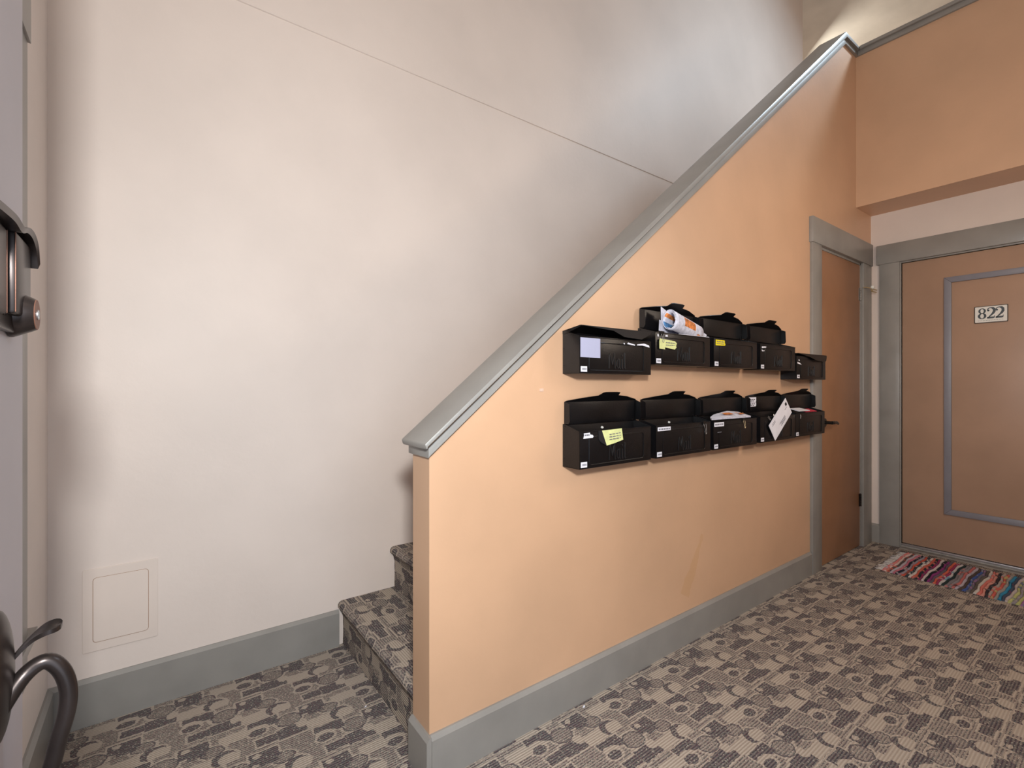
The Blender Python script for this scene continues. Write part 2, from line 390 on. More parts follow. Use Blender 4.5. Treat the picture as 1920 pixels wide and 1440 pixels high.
finish('lever_handle', bm, 'black_lever', d2, smooth=True)['label'] = 'black lever handle'

# ------------------------------------------------------------------ door 3: apartment door 822
d3 = thing('door_3', 'brown apartment door numbered 822 with an applied grey moulding, in a grey frame', None, (XC, D3Y1, 0), kind='structure')
Q = lambda *a: P(d3, *a)
part('leaf', 'tan_door', d3, *Q(XC+.006, XC+.05, D3Y0+.003, D3Y1-.003, .035, D3Z-.003))
part('casing', 'grey_trim', d3, *Q(XC-.018, XC, D3Y1+.008, D3Y1+.125, 0, 2.04), label='left upright of the grey frame')
part('casing', 'grey_trim', d3, *Q(XC-.018, XC, D3Y0-.125, D3Y0-.008, 0, 2.04), label='right upright of the grey frame')
part('head_casing', 'grey_trim', d3, *Q(XC-.026, XC, D3Y0-.14, D3Y1+.14, 2.04, 2.178), label='wide grey board across the top of the frame')
part('jamb', 'grey_trim', d3, *Q(XC-.006, XC+.11, D3Y1, D3Y1+.012, 0, D3Z+.012)); part('jamb', 'grey_trim', d3, *Q(XC-.006, XC+.11, D3Y0-.012, D3Y0, 0, D3Z+.012))
part('head_jamb', 'grey_trim', d3, *Q(XC-.006, XC+.11, D3Y0, D3Y1, D3Z, D3Z+.012))
my0, my1, mz0, mz1, mw = .395, .848, .286, 1.884, .038
def mould(pts):
    bm = bmesh.new()
    prism(bm, [(y-D3Y1, z) for y, z in pts], -.006, .006, 'x', bev=.0025)
    finish('panel_moulding', bm, 'blue_grey_trim', d3, smooth=35)
mould([(my1, mz0), (my1, mz1), (my1-mw, mz1-mw), (my1-mw, mz0+mw)]); mould([(my0, mz0), (my0, mz1), (my0+mw, mz1-mw), (my0+mw, mz0+mw)])
mould([(my0, mz1), (my1, mz1), (my1-mw, mz1-mw), (my0+mw, mz1-mw)]); mould([(my0, mz0), (my1, mz0), (my1-mw, mz0+mw), (my0+mw, mz0+mw)])
# number plate
pl = None
bm = bmesh.new(); prism(bm, [(y-D3Y1, z) for y, z in rrect(.154, .108, .004, cx=.622, cy=1.612)], -.001, .006, 'x')
pl = finish('number_plate', bm, 'plate_edge', d3); pl['label'] = 'small white plate reading 822'
bm = bmesh.new(); prism(bm, [(y-D3Y1, z) for y, z in rrect(.146, .100, .004, cx=.622, cy=1.612)], -.0022, -.0008, 'x')
finish('plate_face', bm, 'white_enamel', pl)
def ribbon(bm, pts, ws, T):
    n = len(pts); A = []; B = []
    for i in range(n):
        a = Vector(pts[max(i-1, 0)]); b_ = Vector(pts[min(i+1, n-1)]); d = (b_-a).normalized(); nn = Vector((-d.y, d.x)); p = Vector(pts[i]); w_ = ws[i]/2
        A.append(p+nn*w_); B.append(p-nn*w_)
    va = [T(p) for p in A]; vb = [T(p) for p in B]
    va = [bm.verts.new(v) for v in va]; vb = [bm.verts.new(v) for v in vb]
    for i in range(n-1): bm.faces.new((va[i], va[i+1], vb[i+1], vb[i]))
def ringshape(bm, cx, cy, rx, ry, ix, iy, T, n=28):
    A = [bm.verts.new(T(Vector((cx+rx*math.cos(2*PI*k/n), cy+ry*math.sin(2*PI*k/n))))) for k in range(n)]
    B = [bm.verts.new(T(Vector((cx+ix*math.cos(2*PI*k/n), cy+iy*math.sin(2*PI*k/n))))) for k in range(n)]
    for k in range(n): bm.faces.new((A[k], A[(k+1) % n], B[(k+1) % n], B[k]))
def digit(ch, cy):
    h_ = .068; w_ = .042
    T = lambda p: (-.0030, cy-D3Y1-p.x*w_, 1.584+p.y*h_)      # p.x right as seen, unit square
    bm = bmesh.new()
    if ch == '8':
        ringshape(bm, 0, .745, .42, .26, .18, .20, T); ringshape(bm, 0, .27, .48, .275, .20, .21, T)
    else:
        a = [(-.36, .78), (-.33, .90), (-.18, .985), (.02, 1.0), (.24, .95), (.37, .82), (.38, .68), (.28, .52), (.05, .33), (-.2, .16), (-.38, .03)]
        ribbon(bm, a, [.12, .10, .08, .09, .22, .32, .32, .25, .15, .09, .07], T)
        ribbon(bm, [(-.40, .075), (-.1, .085), (.2, .08), (.36, .09), (.43, .26)], [.15, .17, .17, .16, .04], T)
        ringshape(bm, -.27, .76, .13, .085, .001, .001, T, 14)
    finish('digit', bm, 'digit_ink', pl)
digit('8', .622+.040); digit('2', .622); digit('2', .622-.039)
bm = bmesh.new()
for k in range(16):
    y = .622+.055-k*.0073-D3Y1; bm.faces.new([bm.verts.new((-.0030, y+a, 1.572+b_)) for a, b_ in ((0, 0), (.003, 0), (.003, .003), (0, .003))])
finish('dotted_line', bm, 'digit_ink', pl)
# threshold
bm = bmesh.new()
prism(bm, [(x-XC, z) for x, z in [(XC-.045, 0), (XC-.040, .006), (XC-.012, .010), (XC-.010, .018), (XC+.03, .020), (XC+.03, 0)]], D3Y0-D3Y1, 0, 'y')
finish('threshold', bm, 'aluminium_dull', d3)['label'] = 'worn metal threshold'
part('threshold_strip', 'aluminium', d3, *Q(XC-.012, XC+.002, D3Y0, D3Y1, .018, .032))

# ------------------------------------------------------------------ door 1: open front door at the left edge
DFX = -.150; DY1 = .938
d1 = thing('door_1', 'open pale blue-grey front door at the left edge with dark bronze lock and handle', None, (DFX, YFR, 0), kind='structure')
R_ = lambda *a: P(d1, *a)
part('leaf', 'front_door_paint', d1, *R_(DFX-.045, DFX, YFR+.005, DY1, .01, 2.07), bev=.002)
for z in (.3, 1.05, 1.8):
    bm = bmesh.new(); box(bm, -.05, -.047, -.004, .03, z-.05, z+.05); cyl(bm, (-.052, 0, z-.05), (-.052, 0, z+.05), .006, seg=10)
    finish('hinge', bm, 'bronze', d1, smooth=True)
part('jamb', 'grey_trim', d1, *R_(DX0, DX0+.018, YFR-.14, YFR, 0, DZ)); part('jamb', 'grey_trim', d1, *R_(DX1-.018, DX1, YFR-.14, YFR, 0, DZ))
part('head_jamb', 'grey_trim', d1, *R_(DX0+.018, DX1-.018, YFR-.14, YFR, DZ-.018, DZ))
part('casing', 'grey_trim', d1, *R_(DX1, DX1+.10, YFR, YFR+.018, 0, DZ))
part('head_casing', 'grey_trim', d1, *R_(DX0-.08, DX1+.11, YFR, YFR+.02, DZ, DZ+.12))
# keypad deadbolt
def L(x, y, z): return (x-DFX, y-YFR, z)
bm = bmesh.new()
prism(bm, [(y-YFR, z) for y, z in rrect(.205, .135, .02, cx=.79, cy=1.288)], 0, .008, 'x', bev=.002)
kp = finish('keypad_lock', bm, 'bronze', d1, smooth=35); kp['label'] = 'dark bronze keypad deadbolt with copper worn edges'
def slab(y0, y1, z0, z1, x1, name, mat='bronze', x0=-.145, bev=.004):
    bm = bmesh.new(); box(bm, x0-DFX, x1-DFX, y0-YFR, y1-YFR, z0, z1, bev); return finish(name, bm, mat, kp, smooth=35)
slab(.680, .782, 1.236, 1.335, -.1375, 'keypad'); slab(.800, .884, 1.240, 1.338, -.1335, 'keypad_cover')
slab(.7805, .7825, 1.238, 1.333, -.1373, 'worn_edge', 'bronze_worn', x0=-.1382, bev=.0003); slab(.7990, .8010, 1.242, 1.336, -.1334, 'worn_edge', 'bronze_worn', x0=-.1344, bev=.0003)
slab(.784, .797, 1.236, 1.335, -.1405, 'keypad_rib')
bm = bmesh.new()      # curved hood over the top
pts = [(.68, 1.340), (.76, 1.346), (.80, 1.343), (.83, 1.350), (.86, 1.350), (.882, 1.340), (.892, 1.318)]
sp_ = smoothpath([(y, z, 0) for y, z in pts], 5)
ou = [bm.verts.new((-.126-DFX, p.x-YFR, p.y)) for p in sp_]; iu = [bm.verts.new((-.15-DFX, p.x-YFR, p.y)) for p in sp_]
lo = [bm.verts.new((-.128-DFX, p.x-YFR-.001, p.y-.007)) for p in sp_]; il = [bm.verts.new((-.15-DFX, p.x-YFR-.001, p.y-.007)) for p in sp_]
for i in range(len(sp_)-1):
    bm.faces.new((ou[i], ou[i+1], iu[i+1], iu[i])); bm.faces.new((lo[i], il[i], il[i+1], lo[i+1])); bm.faces.new((ou[i], lo[i], lo[i+1], ou[i+1])); bm.faces.new((iu[i], iu[i+1], il[i+1], il[i]))
bm.faces.new((ou[0], iu[0], il[0], lo[0])); bm.faces.new((ou[-1], lo[-1], il[-1], iu[-1]))
finish('lock_hood', bm, 'bronze', kp, smooth=50)
bm = bmesh.new()
cyc = (.858, 1.246)
tube(bm, [L(-.149, *cyc), L(-.146, *cyc), L(-.128, *cyc), L(-.1245, *cyc)], [.030, .030, .0215, .0195], 28)
finish('lock_cylinder', bm, 'bronze', kp, smooth=40)
bm = bmesh.new(); tube(bm, [L(-.1245, *cyc), L(-.1238, *cyc)], [.0196, .0188], 28); finish('cylinder_face', bm, 'bronze_worn', kp, smooth=40)
bm = bmesh.new(); tube(bm, [L(-.1239, *cyc), L(-.1225, *cyc)], .0065, 16); finish('key_plug', bm, 'steel', kp, smooth=40)
part('key_slot', 'black_lever', kp, *R_(-.1228, -.1221, cyc[0]-.001, cyc[0]+.001, cyc[1]-.005, cyc[1]+.005), bev=0)
# handle set
bm = bmesh.new()
bmesh.ops.create_uvsphere(bm, u_segments=28, v_segments=16, radius=1, matrix=Matrix.Translation(L(-.150, .80, .815)) @ Matrix.Diagonal((.014, .046, .078, 1)))
hs = finish('handle_plate', bm, 'bronze', d1, smooth=True); hs['label'] = 'domed oval bronze handle plate'
bm = bmesh.new()
path = smoothpath([L(-.150, .79, .772), L(-.131, .815, .802), L(-.112, .82, .8135), L(-.098, .82, .800), L(-.0905, .82, .774), L(-.0915, .82, .745), L(-.099, .82, .712), L(-.108, .82, .672), L(-.122, .818, .64), L(-.150, .815, .622)], 6)
tube(bm, path, .0092, 16); finish('handle_grip', bm, 'bronze', d1, smooth=True)
bm = bmesh.new(); bmesh.ops.create_uvsphere(bm, u_segments=20, v_segments=12, radius=1, matrix=Matrix.Translation(L(-.150, .812, .62)) @ Matrix.Diagonal((.008, .022, .03, 1)))
finish('lower_rose', bm, 'bronze', d1, smooth=True)
bm = bmesh.new()   # thumb piece: flat paddle rising outwards
tp = smoothpath([L(-.143, .825, .822), L(-.130, .827, .838), L(-.118, .83, .848), L(-.107, .83, .852), L(-.0975, .83, .852)], 4)
wd = [v*1.3 for v in (.012, .013, .014, .015, .016, .017, .019, .021, .024, .026, .027, .027, .027, .026, .023, .018, .010)]
rows = []
for p, w_ in zip(tp, wd):
    rows.append([bm.verts.new((p.x, p.y+a*w_/2, p.z+(0 if top else -.004)+(.0015 if abs(a) == 1 and top else 0))) for top in (1, 0) for a in (-1, -.5, 0, .5, 1)])
for i in range(len(rows)-1):
    a, b_ = rows[i], rows[i+1]
    for k in range(4): bm.faces.new((a[k], a[k+1], b_[k+1], b_[k])); bm.faces.new((a[5+k], b_[5+k], b_[6+k], a[6+k]))
    bm.faces.new((a[0], b_[0], b_[5], a[5])); bm.faces.new((a[4], a[9], b_[9], b_[4]))
for r in (rows[0], rows[-1]): bm.faces.new(r[:5]+r[5:][::-1])
finish('thumb_latch', bm, 'bronze', d1, smooth=50)

# ------------------------------------------------------------------ window on the left wall beside the open door
w1 = thing('window_1', 'tall window with grey-green casing on the left wall behind the open front door', None, (XL, 1.4, .5), kind='structure')
V = lambda *a: P(w1, *a)
part('casing', 'grey_trim', w1, *V(XL, XL+.018, WY1-.01, WY1+.10, .38, 2.05)); part('casing', 'grey_trim', w1, *V(XL, XL+.018, WY0-.10, WY0+.01, .38, 2.05))
part('head_casing', 'grey_trim', w1, *V(XL, XL+.024, WY0-.12, WY1+.105, 2.05, 2.17))
part('window_sill', 'grey_trim', w1, *V(XL, XL+.030, WY0-.13, WY1+.15, .48, .505)); part('apron', 'grey_trim', w1, *V(XL, XL+.012, WY0-.08, WY1+.08, .38, .48))
part('frame', 'grey_trim', w1, *V(XL-.10, XL-.05, WY0, WY0+.04, WZ0, WZ1)); part('frame', 'grey_trim', w1, *V(XL-.10, XL-.05, WY1-.04, WY1, WZ0, WZ1))
part('frame', 'grey_trim', w1, *V(XL-.10, XL-.05, WY0+.04, WY1-.04, WZ0, WZ0+.04)); part('frame', 'grey_trim', w1, *V(XL-.10, XL-.05, WY0+.04, WY1-.04, WZ1-.04, WZ1))
part('pane', 'window_glass', w1, *V(XL-.08, XL-.076, WY0+.04, WY1-.04, WZ0+.04, WZ1-.04), bev=0)

# ------------------------------------------------------------------ stairs
st = thing('staircase', 'carpeted staircase climbing between the cream wall and the peach knee wall', 'stairs', (.645, YW+TW, 0))
NR = 14; RH = 2.715/NR; RUN = .243
def stair_mesh(last=False):
    prof = [(.022, 0), (.024, RH*.3), (.023, RH*.62), (.016, RH-.038)]
    for k in range(7):
        a = math.radians(200-k*110/6); prof.append((.020+.020*math.cos(a), RH-.020+.020*math.sin(a)))
    prof += [(.10, RH), (RUN+.026, RH)]
    y0, y1 = .001, YF-YW-TW-.001
    bm = bmesh.new(); uvl = bm.loops.layers.uv.new('UVMap'); s = 0; S_ = [0]
    for i in range(1, len(prof)): s += math.dist(prof[i], prof[i-1]); S_.append(s)
    ny = 2; V_ = []
    for (x, z) in prof: V_.append([bm.verts.new((x, y0+(y1-y0)*j/ny, z)) for j in range(ny+1)])
    for i in range(len(prof)-1):
        for j in range(ny):
            f = bm.faces.new((V_[i][j], V_[i+1][j], V_[i+1][j+1], V_[i][j+1]))
            for l, (ii, jj) in zip(f.loops, ((i, j), (i+1, j), (i+1, j+1), (i, j+1))): l[uvl].uv = (.4+(y0+(y1-y0)*jj/ny), S_[ii]+.05)
    low = [bm.verts.new((RUN+.026, y, 0)) for y in (y0, y1)]
    for j, yv in ((0, low[0]), (ny, low[1])):
        f = bm.faces.new([v[j] for v in V_]+[yv])
        for l in f.loops: l[uvl].uv = (l.vert.co.x, l.vert.co.z)
    return bm
first = None
for i in range(NR):
    if first is None: o = first = finish('step', stair_mesh(), 'patterned_carpet', st, smooth=50)
    else: o = first.copy(); C.objects.link(o); o.parent = st
    o.location = (i*RUN, 0, i*RH+.0005)

# access panel on the cream wall
ap = thing('access_panel', 'square cream access panel low on the cream wall left of the stairs', 'panel', (-.101, YF, .385))
bm = bmesh.new()
prism(bm, rrect(.206, .282, .004), -.005, 0, 'y', bev=.001)
finish('panel_frame', bm, 'panel_paint', ap)
bm = bmesh.new(); prism(bm, rrect(.150, .220, .010), -.0062, -.004, 'y', bev=.0008); finish('panel_cover', bm, 'panel_paint', ap)
bm = bmesh.new()
A = rrect(.153, .223, .011); B = rrect(.1495, .2195, .010)
va = [bm.verts.new((x, -.0053, z)) for x, z in A]; vb = [bm.verts.new((x, -.0053, z)) for x, z in B]
for k in range(len(A)): bm.faces.new((va[k], va[(k+1) % len(A)], vb[(k+1) % len(A)], vb[k]))
finish('cover_gap', bm, 'tan_door', ap)

# ------------------------------------------------------------------ mailboxes
BW, BD, BF, BB = .388, .085, .130, .152
def sheet(bm, pts, t):  # closed polygon (3d) thickened along its normal
    v = [Vector(p) for p in pts]; n = (v[1]-v[0]).cross(v[2]-v[0]).normalized()*t
    A = [bm.verts.new(p) for p in v]; B = [bm.verts.new(p+n) for p in v]; bm.faces.new(A); bm.faces.new(B[::-1])
    for i in range(len(v)): bm.faces.new((A[i], B[i], B[(i+1) % len(v)], A[(i+1) % len(v)]))
def body_mesh():
    bm = bmesh.new(); t = .0022
    box(bm, 0, BW, -t, 0, 0, BB, .0006)
    box(bm, 0, BW, -BD, -BD+t, 0, BF, .0006); box(bm, 0, BW, -BD, 0, 0, t, .0006)
    side = [(0, 0), (-BD, 0), (-BD, BF), (-BD+.006, BF+.002), (-.008, BB), (0, BB-.004)]
    prism(bm, side, 0, t, 'x'); prism(bm, side, BW-t, BW, 'x')
    # raised rim and hinge bosses
    box(bm, 0, BW, -BD-.0012, -BD+.003, BF-.004, BF, .0006)
    for x in (-.0015, BW-.001):
        cyl(bm, (x, -.009, BB-.008), (x+.0025, -.009, BB-.008), .004, seg=10)
        for z in (.03, .09): cyl(bm, (x, -.005, z), (x+.0025, -.005, z), .0018, seg=8)
    return bm
def rim_mesh():
    bm = bmesh.new()
    pts = rrect(BW-.09, .098, .012, cx=BW/2, cy=BF/2-.004)
    tube(bm, [(x, -BD-.0004, z) for x, z in pts], .0018, 6, closed=True); return bm
def mail_mesh():
    bm = bmesh.new(); y = -BD-.0022; x0 = .148; s = .056
    def st_(pts, w=.0032):
        ribbon(bm, [(x0+px*s, .020+pz*s) for px, pz in pts], [w]*len(pts), lambda p: (p.x, y, p.y))
    st_([(0, 0), (.06, .9), (.12, 1)]); st_([(.1, 1), (.3, .25)]); st_([(.3, .25), (.52, 1)]); st_([(.5, 1), (.56, .05), (.62, 0)], .0045)
    st_([(1.0, .6), (.86, .66), (.76, .5), (.74, .2), (.84, .02), (1.0, .12)]); st_([(1.0, .66), (1.0, .08), (1.08, 0)], .0042)
    st_([(1.26, .64), (1.26, .06), (1.33, 0)], .0042); st_([(1.22, .86), (1.3, .9)], .0055); st_([(1.52, 1.05), (1.52, .06), (1.6, 0)], .0042)
    r = bmesh.ops.extrude_face_region(bm, geom=bm.faces[:]); bmesh.ops.translate(bm, verts=[v for v in r['geom'] if isinstance(v, bmesh.types.BMVert)], vec=(0, .0022, 0))
    return bm
def open_lid():
    bm = bmesh.new(); t = .0018; z0, z1 = .002, .084
    box(bm, 0, BW, -.010, -.010+t, z0, z1, .0005)
    ret = [(-.009, z0+.003), (-.009, z1), (-.034, z1-.010), (-.036, z0+.012), (-.030, z0+.003)]
    prism(bm, ret, 0, t, 'x'); prism(bm, ret, BW-t+.003, BW+.003, 'x'); box(bm, BW-.004, BW+.003, -.010, -.010+t, z0, z1)
    ol = [(0, 0), (1, 0), (.985, .006), (.80, .026), (.655, .034), (.640, .052), (.595, .0545), (.44, .0545), (.405, .052), (.375, .034), (.2, .022), (.015, .006)]
    ca, sa = math.cos(math.radians(38)), math.sin(math.radians(38))
    sheet(bm, [(u*BW, -.010-s*ca, z1+s*sa) for u, s in ol], .0018)
    for x in (.02, BW-.02): cyl(bm, (x, -.013, .006), (x, -.010, .006), .003, seg=8)
    return bm
def closed_lid(lift, flap):
    bm = bmesh.new(); t = .0018; z1 = lift
    sheet(bm, [(-.001, -.001, 0), (BW+.001, -.001, 0), (BW+.001, -BD-.004, z1), (-.001, -BD-.004, z1)], t)
    for x in (-.002, BW):
        prism(bm, [(-.001, .001), (-BD-.004, z1), (-BD-.003, z1-.006), (-.02, -.010), (-.001, -.010)], x, x+t, 'x')
    sheet(bm, [(u*BW, -BD-.004-abs(s)*.35, z1+s) for u, s in flap], -.0018)
    return bm
def mesh_only(bm, name, mat, smooth=35):
    o = finish(name, bm, mat, None, smooth); me = o.data; bpy.data.objects.remove(o); return me
M_BODY = mesh_only(body_mesh(), 'mailbox_body', 'black_metal'); M_RIM = mesh_only(rim_mesh(), 'embossed_rim', 'black_metal')
M_MAIL = mesh_only(mail_mesh(), 'mail_lettering', 'black_metal_inner', False); M_LID = mesh_only(open_lid(), 'open_lid', 'black_metal')
def child(name, me, parent, loc=(0, 0, 0), label=None):
    o = bpy.data.objects.new(name, me); C.objects.link(o); o.parent = parent; o.location = loc
    if label: o['label'] = label
    return o
def sticker(parent, pts, mat='white_paper', name='sticker', y=-BD-.0016, label=None, text=None):
    bm = bmesh.new(); sheet(bm, [(x, y, z) for x, z in pts], .0008)
    o = finish(name, bm, mat, parent)
    if label: o['label'] = label
    if text:
        bm = bmesh.new()
        for (x, z, w_, h_) in text: bm.faces.new([bm.verts.new((x+a*w_, y-.0012, z+b_*h_)) for a, b_ in ((0, 0), (1, 0), (1, 1), (0, 1))])
        finish('print', bm, 'grey_print' if name != 'address_label' else 'dark_print', o)['kind'] = 'stuff'
    return o
def R4(x0, x1, z0, z1, s=0): return [(x0, z0), (x1, z0+s), (x1, z1+s), (x0, z1)]
rg = random.Random(3)
def words(x0, x1, z, h_, n):
    out = []; x = x0
    while x < x1:
        w_ = rg.uniform(.5, 1)*(x1-x0)/n; out.append((x, z, min(w_, x1-x), h_)); x += w_+(x1-x0)/n*.25
    return out
GR = 'black wall mailboxes in two rows'
def mailbox(x, z, label, lid='open', flap=None, lift=.0, tilt=0):
    t = thing('mailbox', label, 'mailbox', (x, YW, z), 0, GR)
    t.rotation_euler = (0, tilt, 0)
    child('body', M_BODY, t); child('embossed_rim', M_RIM, t); child('lettering', M_MAIL, t)
    if lid == 'open': child('lid', M_LID, t, (0, 0, BB-.004))
    else:
        bm = closed_lid(lift, flap); o = finish('lid', bm, 'black_metal', t, smooth=30); o.location = (0, 0, BB)
    sticker(t, R4(.004, .034, .006, .025), name='number_sticker', text=[(.010+k*.0055, .012, .004, .007) for k in range(4)])
    return t
ZL, ZU = .866, 1.238
FL1 = [(0, 0), (1, 0), (.97, -.010), (.80, -.034), (.55, -.030), (.42, -.010), (.05, -.002)]
u1 = mailbox(1.162, 1.197, 'leftmost upper-row mailbox with a bent lid and blank white label', 'closed', FL1, .014)
sticker(u1, R4(.002, .100, .056, .124), 'label_paper', name='blank_label')
for a in ([(.225, .112), (.232, .111), (.231, .116), (.226, .117)], [(.245, .113), (.29, .109), (.29, .113), (.25, .119)], [(.30, .110), (.335, .112), (.378, .106), (.375, .114), (.345, .120), (.305, .115)]):
    sticker(u1, a, name='label_remnant')
u2 = mailbox(1.578, ZU, 'open upper-row mailbox holding a rolled newspaper, pale tag on front')
sticker(u2, [(.012, .112), (.020, .112), (.018, .122), (.011, .121)], name='label_remnant'); sticker(u2, [(.062, .114), (.078, .114), (.077, .122), (.064, .121)], name='label_remnant')
u3 = mailbox(1.998, ZU, 'open mailbox in the upper row with a bright yellow sticker at its corner')
sticker(u3, [(.012, .098), (.088, .099), (.093, .104), (.088, .112), (.087, .123), (.012, .124)], 'yellow_sticker', 'yellow_sticker', text=words(.02, .08, .113, .005, 4)+words(.02, .078, .104, .004, 5))
u4 = mailbox(2.420, ZU-.003, 'open mailbox fourth in the upper row with torn white label scraps')
sticker(u4, [(.012, .108), (.055, .112), (.056, .118), (.012, .116)], name='label_remnant'); sticker(u4, [(.012, .094), (.018, .092), (.04, .094), (.038, .097), (.02, .097), (.013, .102)], name='label_remnant')
FL5 = [(0, 0), (1, 0), (1, -.006), (.9, -.036), (.78, -.040), (.55, -.034), (.38, -.018), (.04, -.002)]
u5 = mailbox(2.825, 1.190, 'rightmost upper-row mailbox, set lower, with its lid shut', 'closed', FL5, -.008)
sticker(u5, [(.008, .088), (.05, .082), (.06, .080), (.045, .090), (.010, .096)], name='label_remnant'); sticker(u5, [(.02, .104), (.035, .102), (.034, .108), (.022, .110)], name='label_remnant')
l1 = mailbox(1.162, ZL, 'open mailbox at the left end of the lower row with a folded yellow note')
sticker(l1, [(.016, .106), (.062, .106), (.066, .112), (.060, .117), (.050, .118), (.048, .125), (.018, .124), (.020, .118)], name='name_label', text=words(.022, .046, .114, .006, 3))
l2 = mailbox(1.583, ZL, 'open mailbox second in the lower row with a narrow white name label')
sticker(l2, R4(.008, .092, .108, .123), name='name_label', text=words(.014, .086, .112, .006, 7))
l3 = mailbox(1.995, ZL, 'open mailbox third in the lower row with a newspaper lying across its top')
sticker(l3, R4(.004, .084, .104, .123), name='name_label', text=words(.010, .078, .110, .007, 6))
sticker(l3, [(.030, .076), (.062, .077), (.064, .080), (.030, .079)], 'grey_print', 'label_remnant')
l4 = mailbox(2.420, ZL+.002, 'open mailbox fourth in the lower row with two white labels inside its lid')
for (z0, z1) in ((.178, .199), (.201, .226)):
    o = sticker(l4, [(.032, z0), (.098, z0), (.104, z0+.004), (.104, z1), (.032, z1)], y=-.0125, name='address_label', text=words(.038, .09, z0+.011, .005, 3)+words(.042, .082, z0+.004, .004, 2))
l5 = mailbox(2.813, ZL+.006, 'open mailbox at the right end of the lower row holding letters and a red card')
for mb in (l1, l2): # white screw heads seen inside
    x = .20
    bm = bmesh.new(); cyl(bm, (x, -.0022, BB-.022), (x, -.007, BB-.022), .005, .004, 12); finish('screw', bm, 'white_enamel', mb, smooth=True)['label'] = 'white screw head'

# binder clips on the front rims
def clip(x, z, label, body=True, ang=0, s=1, mat='steel'):
    t = thing('binder_clip', label, 'clip', (x, YW-BD, z), 0, 'metal clips on the mailbox rims')
    if body:
        bm = bmesh.new(); prism(bm, [(-.006, .004), (-.0045, -.012), (-.0022, -.013), (-.0022, .0015), (.0044, .0015), (.0048, -.013), (.0062, -.012), (.0078, .004)], -.011, .011, 'x')
        finish('clip_body', bm, 'black_lever', t)
    bm = bmesh.new()
    pts = [(-.008, -.005, -.008), (-.0075, -.008, -.02), (-.004, -.010, -.034), (-.006, -.010, -.044), (0, -.011, -.052), (.006, -.010, -.044), (.004, -.010, -.034), (.0075, -.008, -.02), (.008, -.005, -.008)]
    M = Matrix.Rotation(ang, 3, 'Y')
    tube(bm, [M @ (Vector(p)*s) for p in smoothpath(pts, 4)], .0013, 6)
    finish('clip_handle', bm, mat, t, smooth=True); return t
clip(1.583+.335, ZL+BF, 'binder clip hanging on the second lower mailbox from the left')
clip(1.995+.258, ZL+BF, 'binder clip under the newspaper on the third lower mailbox', s=.85, mat='brass')
clip(2.492, ZL+BF+.004, 'small ring clip at the left of the two on the fourth lower mailbox', body=False, ang=math.radians(-45), s=.55)
clip(2.560, ZL+BF+.016, 'binder clip holding the white envelope on the fourth lower mailbox', body=False, ang=math.radians(20), s=.95)
clip(2.873, ZL+BF, 'small silver clip on the rim of the lower mailbox with the red card', body=False, ang=math.radians(25), s=.5)
clip(1.578+.040, ZU+BF, 'binder clip pinning the pale tag to the upper mailbox with the rolled newspaper', s=.8)

# notes and letters
def flat(name, label, cat, pts, mat, t=.0012, group=None):
    c = sum((Vector(p) for p in pts), Vector())/len(pts)
    o = thing(name, label, cat, c, group=group)
    bm = bmesh.new(); sheet(bm, [Vector(p)-c for p in pts], t); finish('sheet', bm, mat, o); return o, c
y = YW-BD
# pale tag on upper box 2
o = thing('paper_tag', 'torn pale yellow tag hanging on the upper mailbox under the rolled newspaper', 'note', (1.65, y-.004, 1.322))
bm = bmesh.new(); sheet(bm, [(-.052, -.004, .020), (.048, -.003, .014), (.060, -.004, .006), (.055, -.003, -.006), (.058, -.004, -.010), (.045, -.004, -.020), (-.020, -.004, -.014), (-.020, -.004, -.022), (-.055, -.004, -.020), (-.056, -.004, .008)], .0012); finish('sheet', bm, 'yellow_note', o)
bm = bmesh.new()
for (x, z, w_, h_) in words(-.015, .045, .004, .003, 4)+words(-.015, .04, -.006, .003, 4): bm.faces.new([bm.verts.new((x+a*w_, -.0056, z+b_*h_)) for a, b_ in ((0, 0), (1, 0), (1, 1), (0, 1))])
finish('writing', bm, 'grey_print', o)
# folded note on lower box 1
o = thing('folded_note', 'folded pale yellow paper note hanging from the rim of the first lower mailbox', 'note', (1.325, y, .985))
bm = bmesh.new(); sheet(bm, [(-.058, -.006, .010), (.038, -.014, .014), (.046, -.014, -.028), (.0, -.012, -.038), (-.038, -.010, -.044)], .0012); finish('sheet', bm, 'yellow_note', o)
bm = bmesh.new(); sheet(bm, [(-.072, -.002, .010), (-.058, -.006, .010), (-.038, -.010, -.044), (-.060, -.003, -.032), (-.070, -.002, -.020)], .001); finish('folded_back', bm, 'black_metal_inner', o)['label'] = 'shaded dark corner folded behind'  # near-black colour stands in for shade on the turned-back paper
bm = bmesh.new()
for k in range(3):
    for (x, z, w_, h_) in words(-.03, .03, -.004-k*.009, .003, 4): bm.faces.new([bm.verts.new((x+a*w_, -.0158-.0003*k, z+b_*h_+x*.05)) for a, b_ in ((0, 0), (1, 0), (1, 1), (0, 1))])
finish('writing', bm, 'grey_print', o)
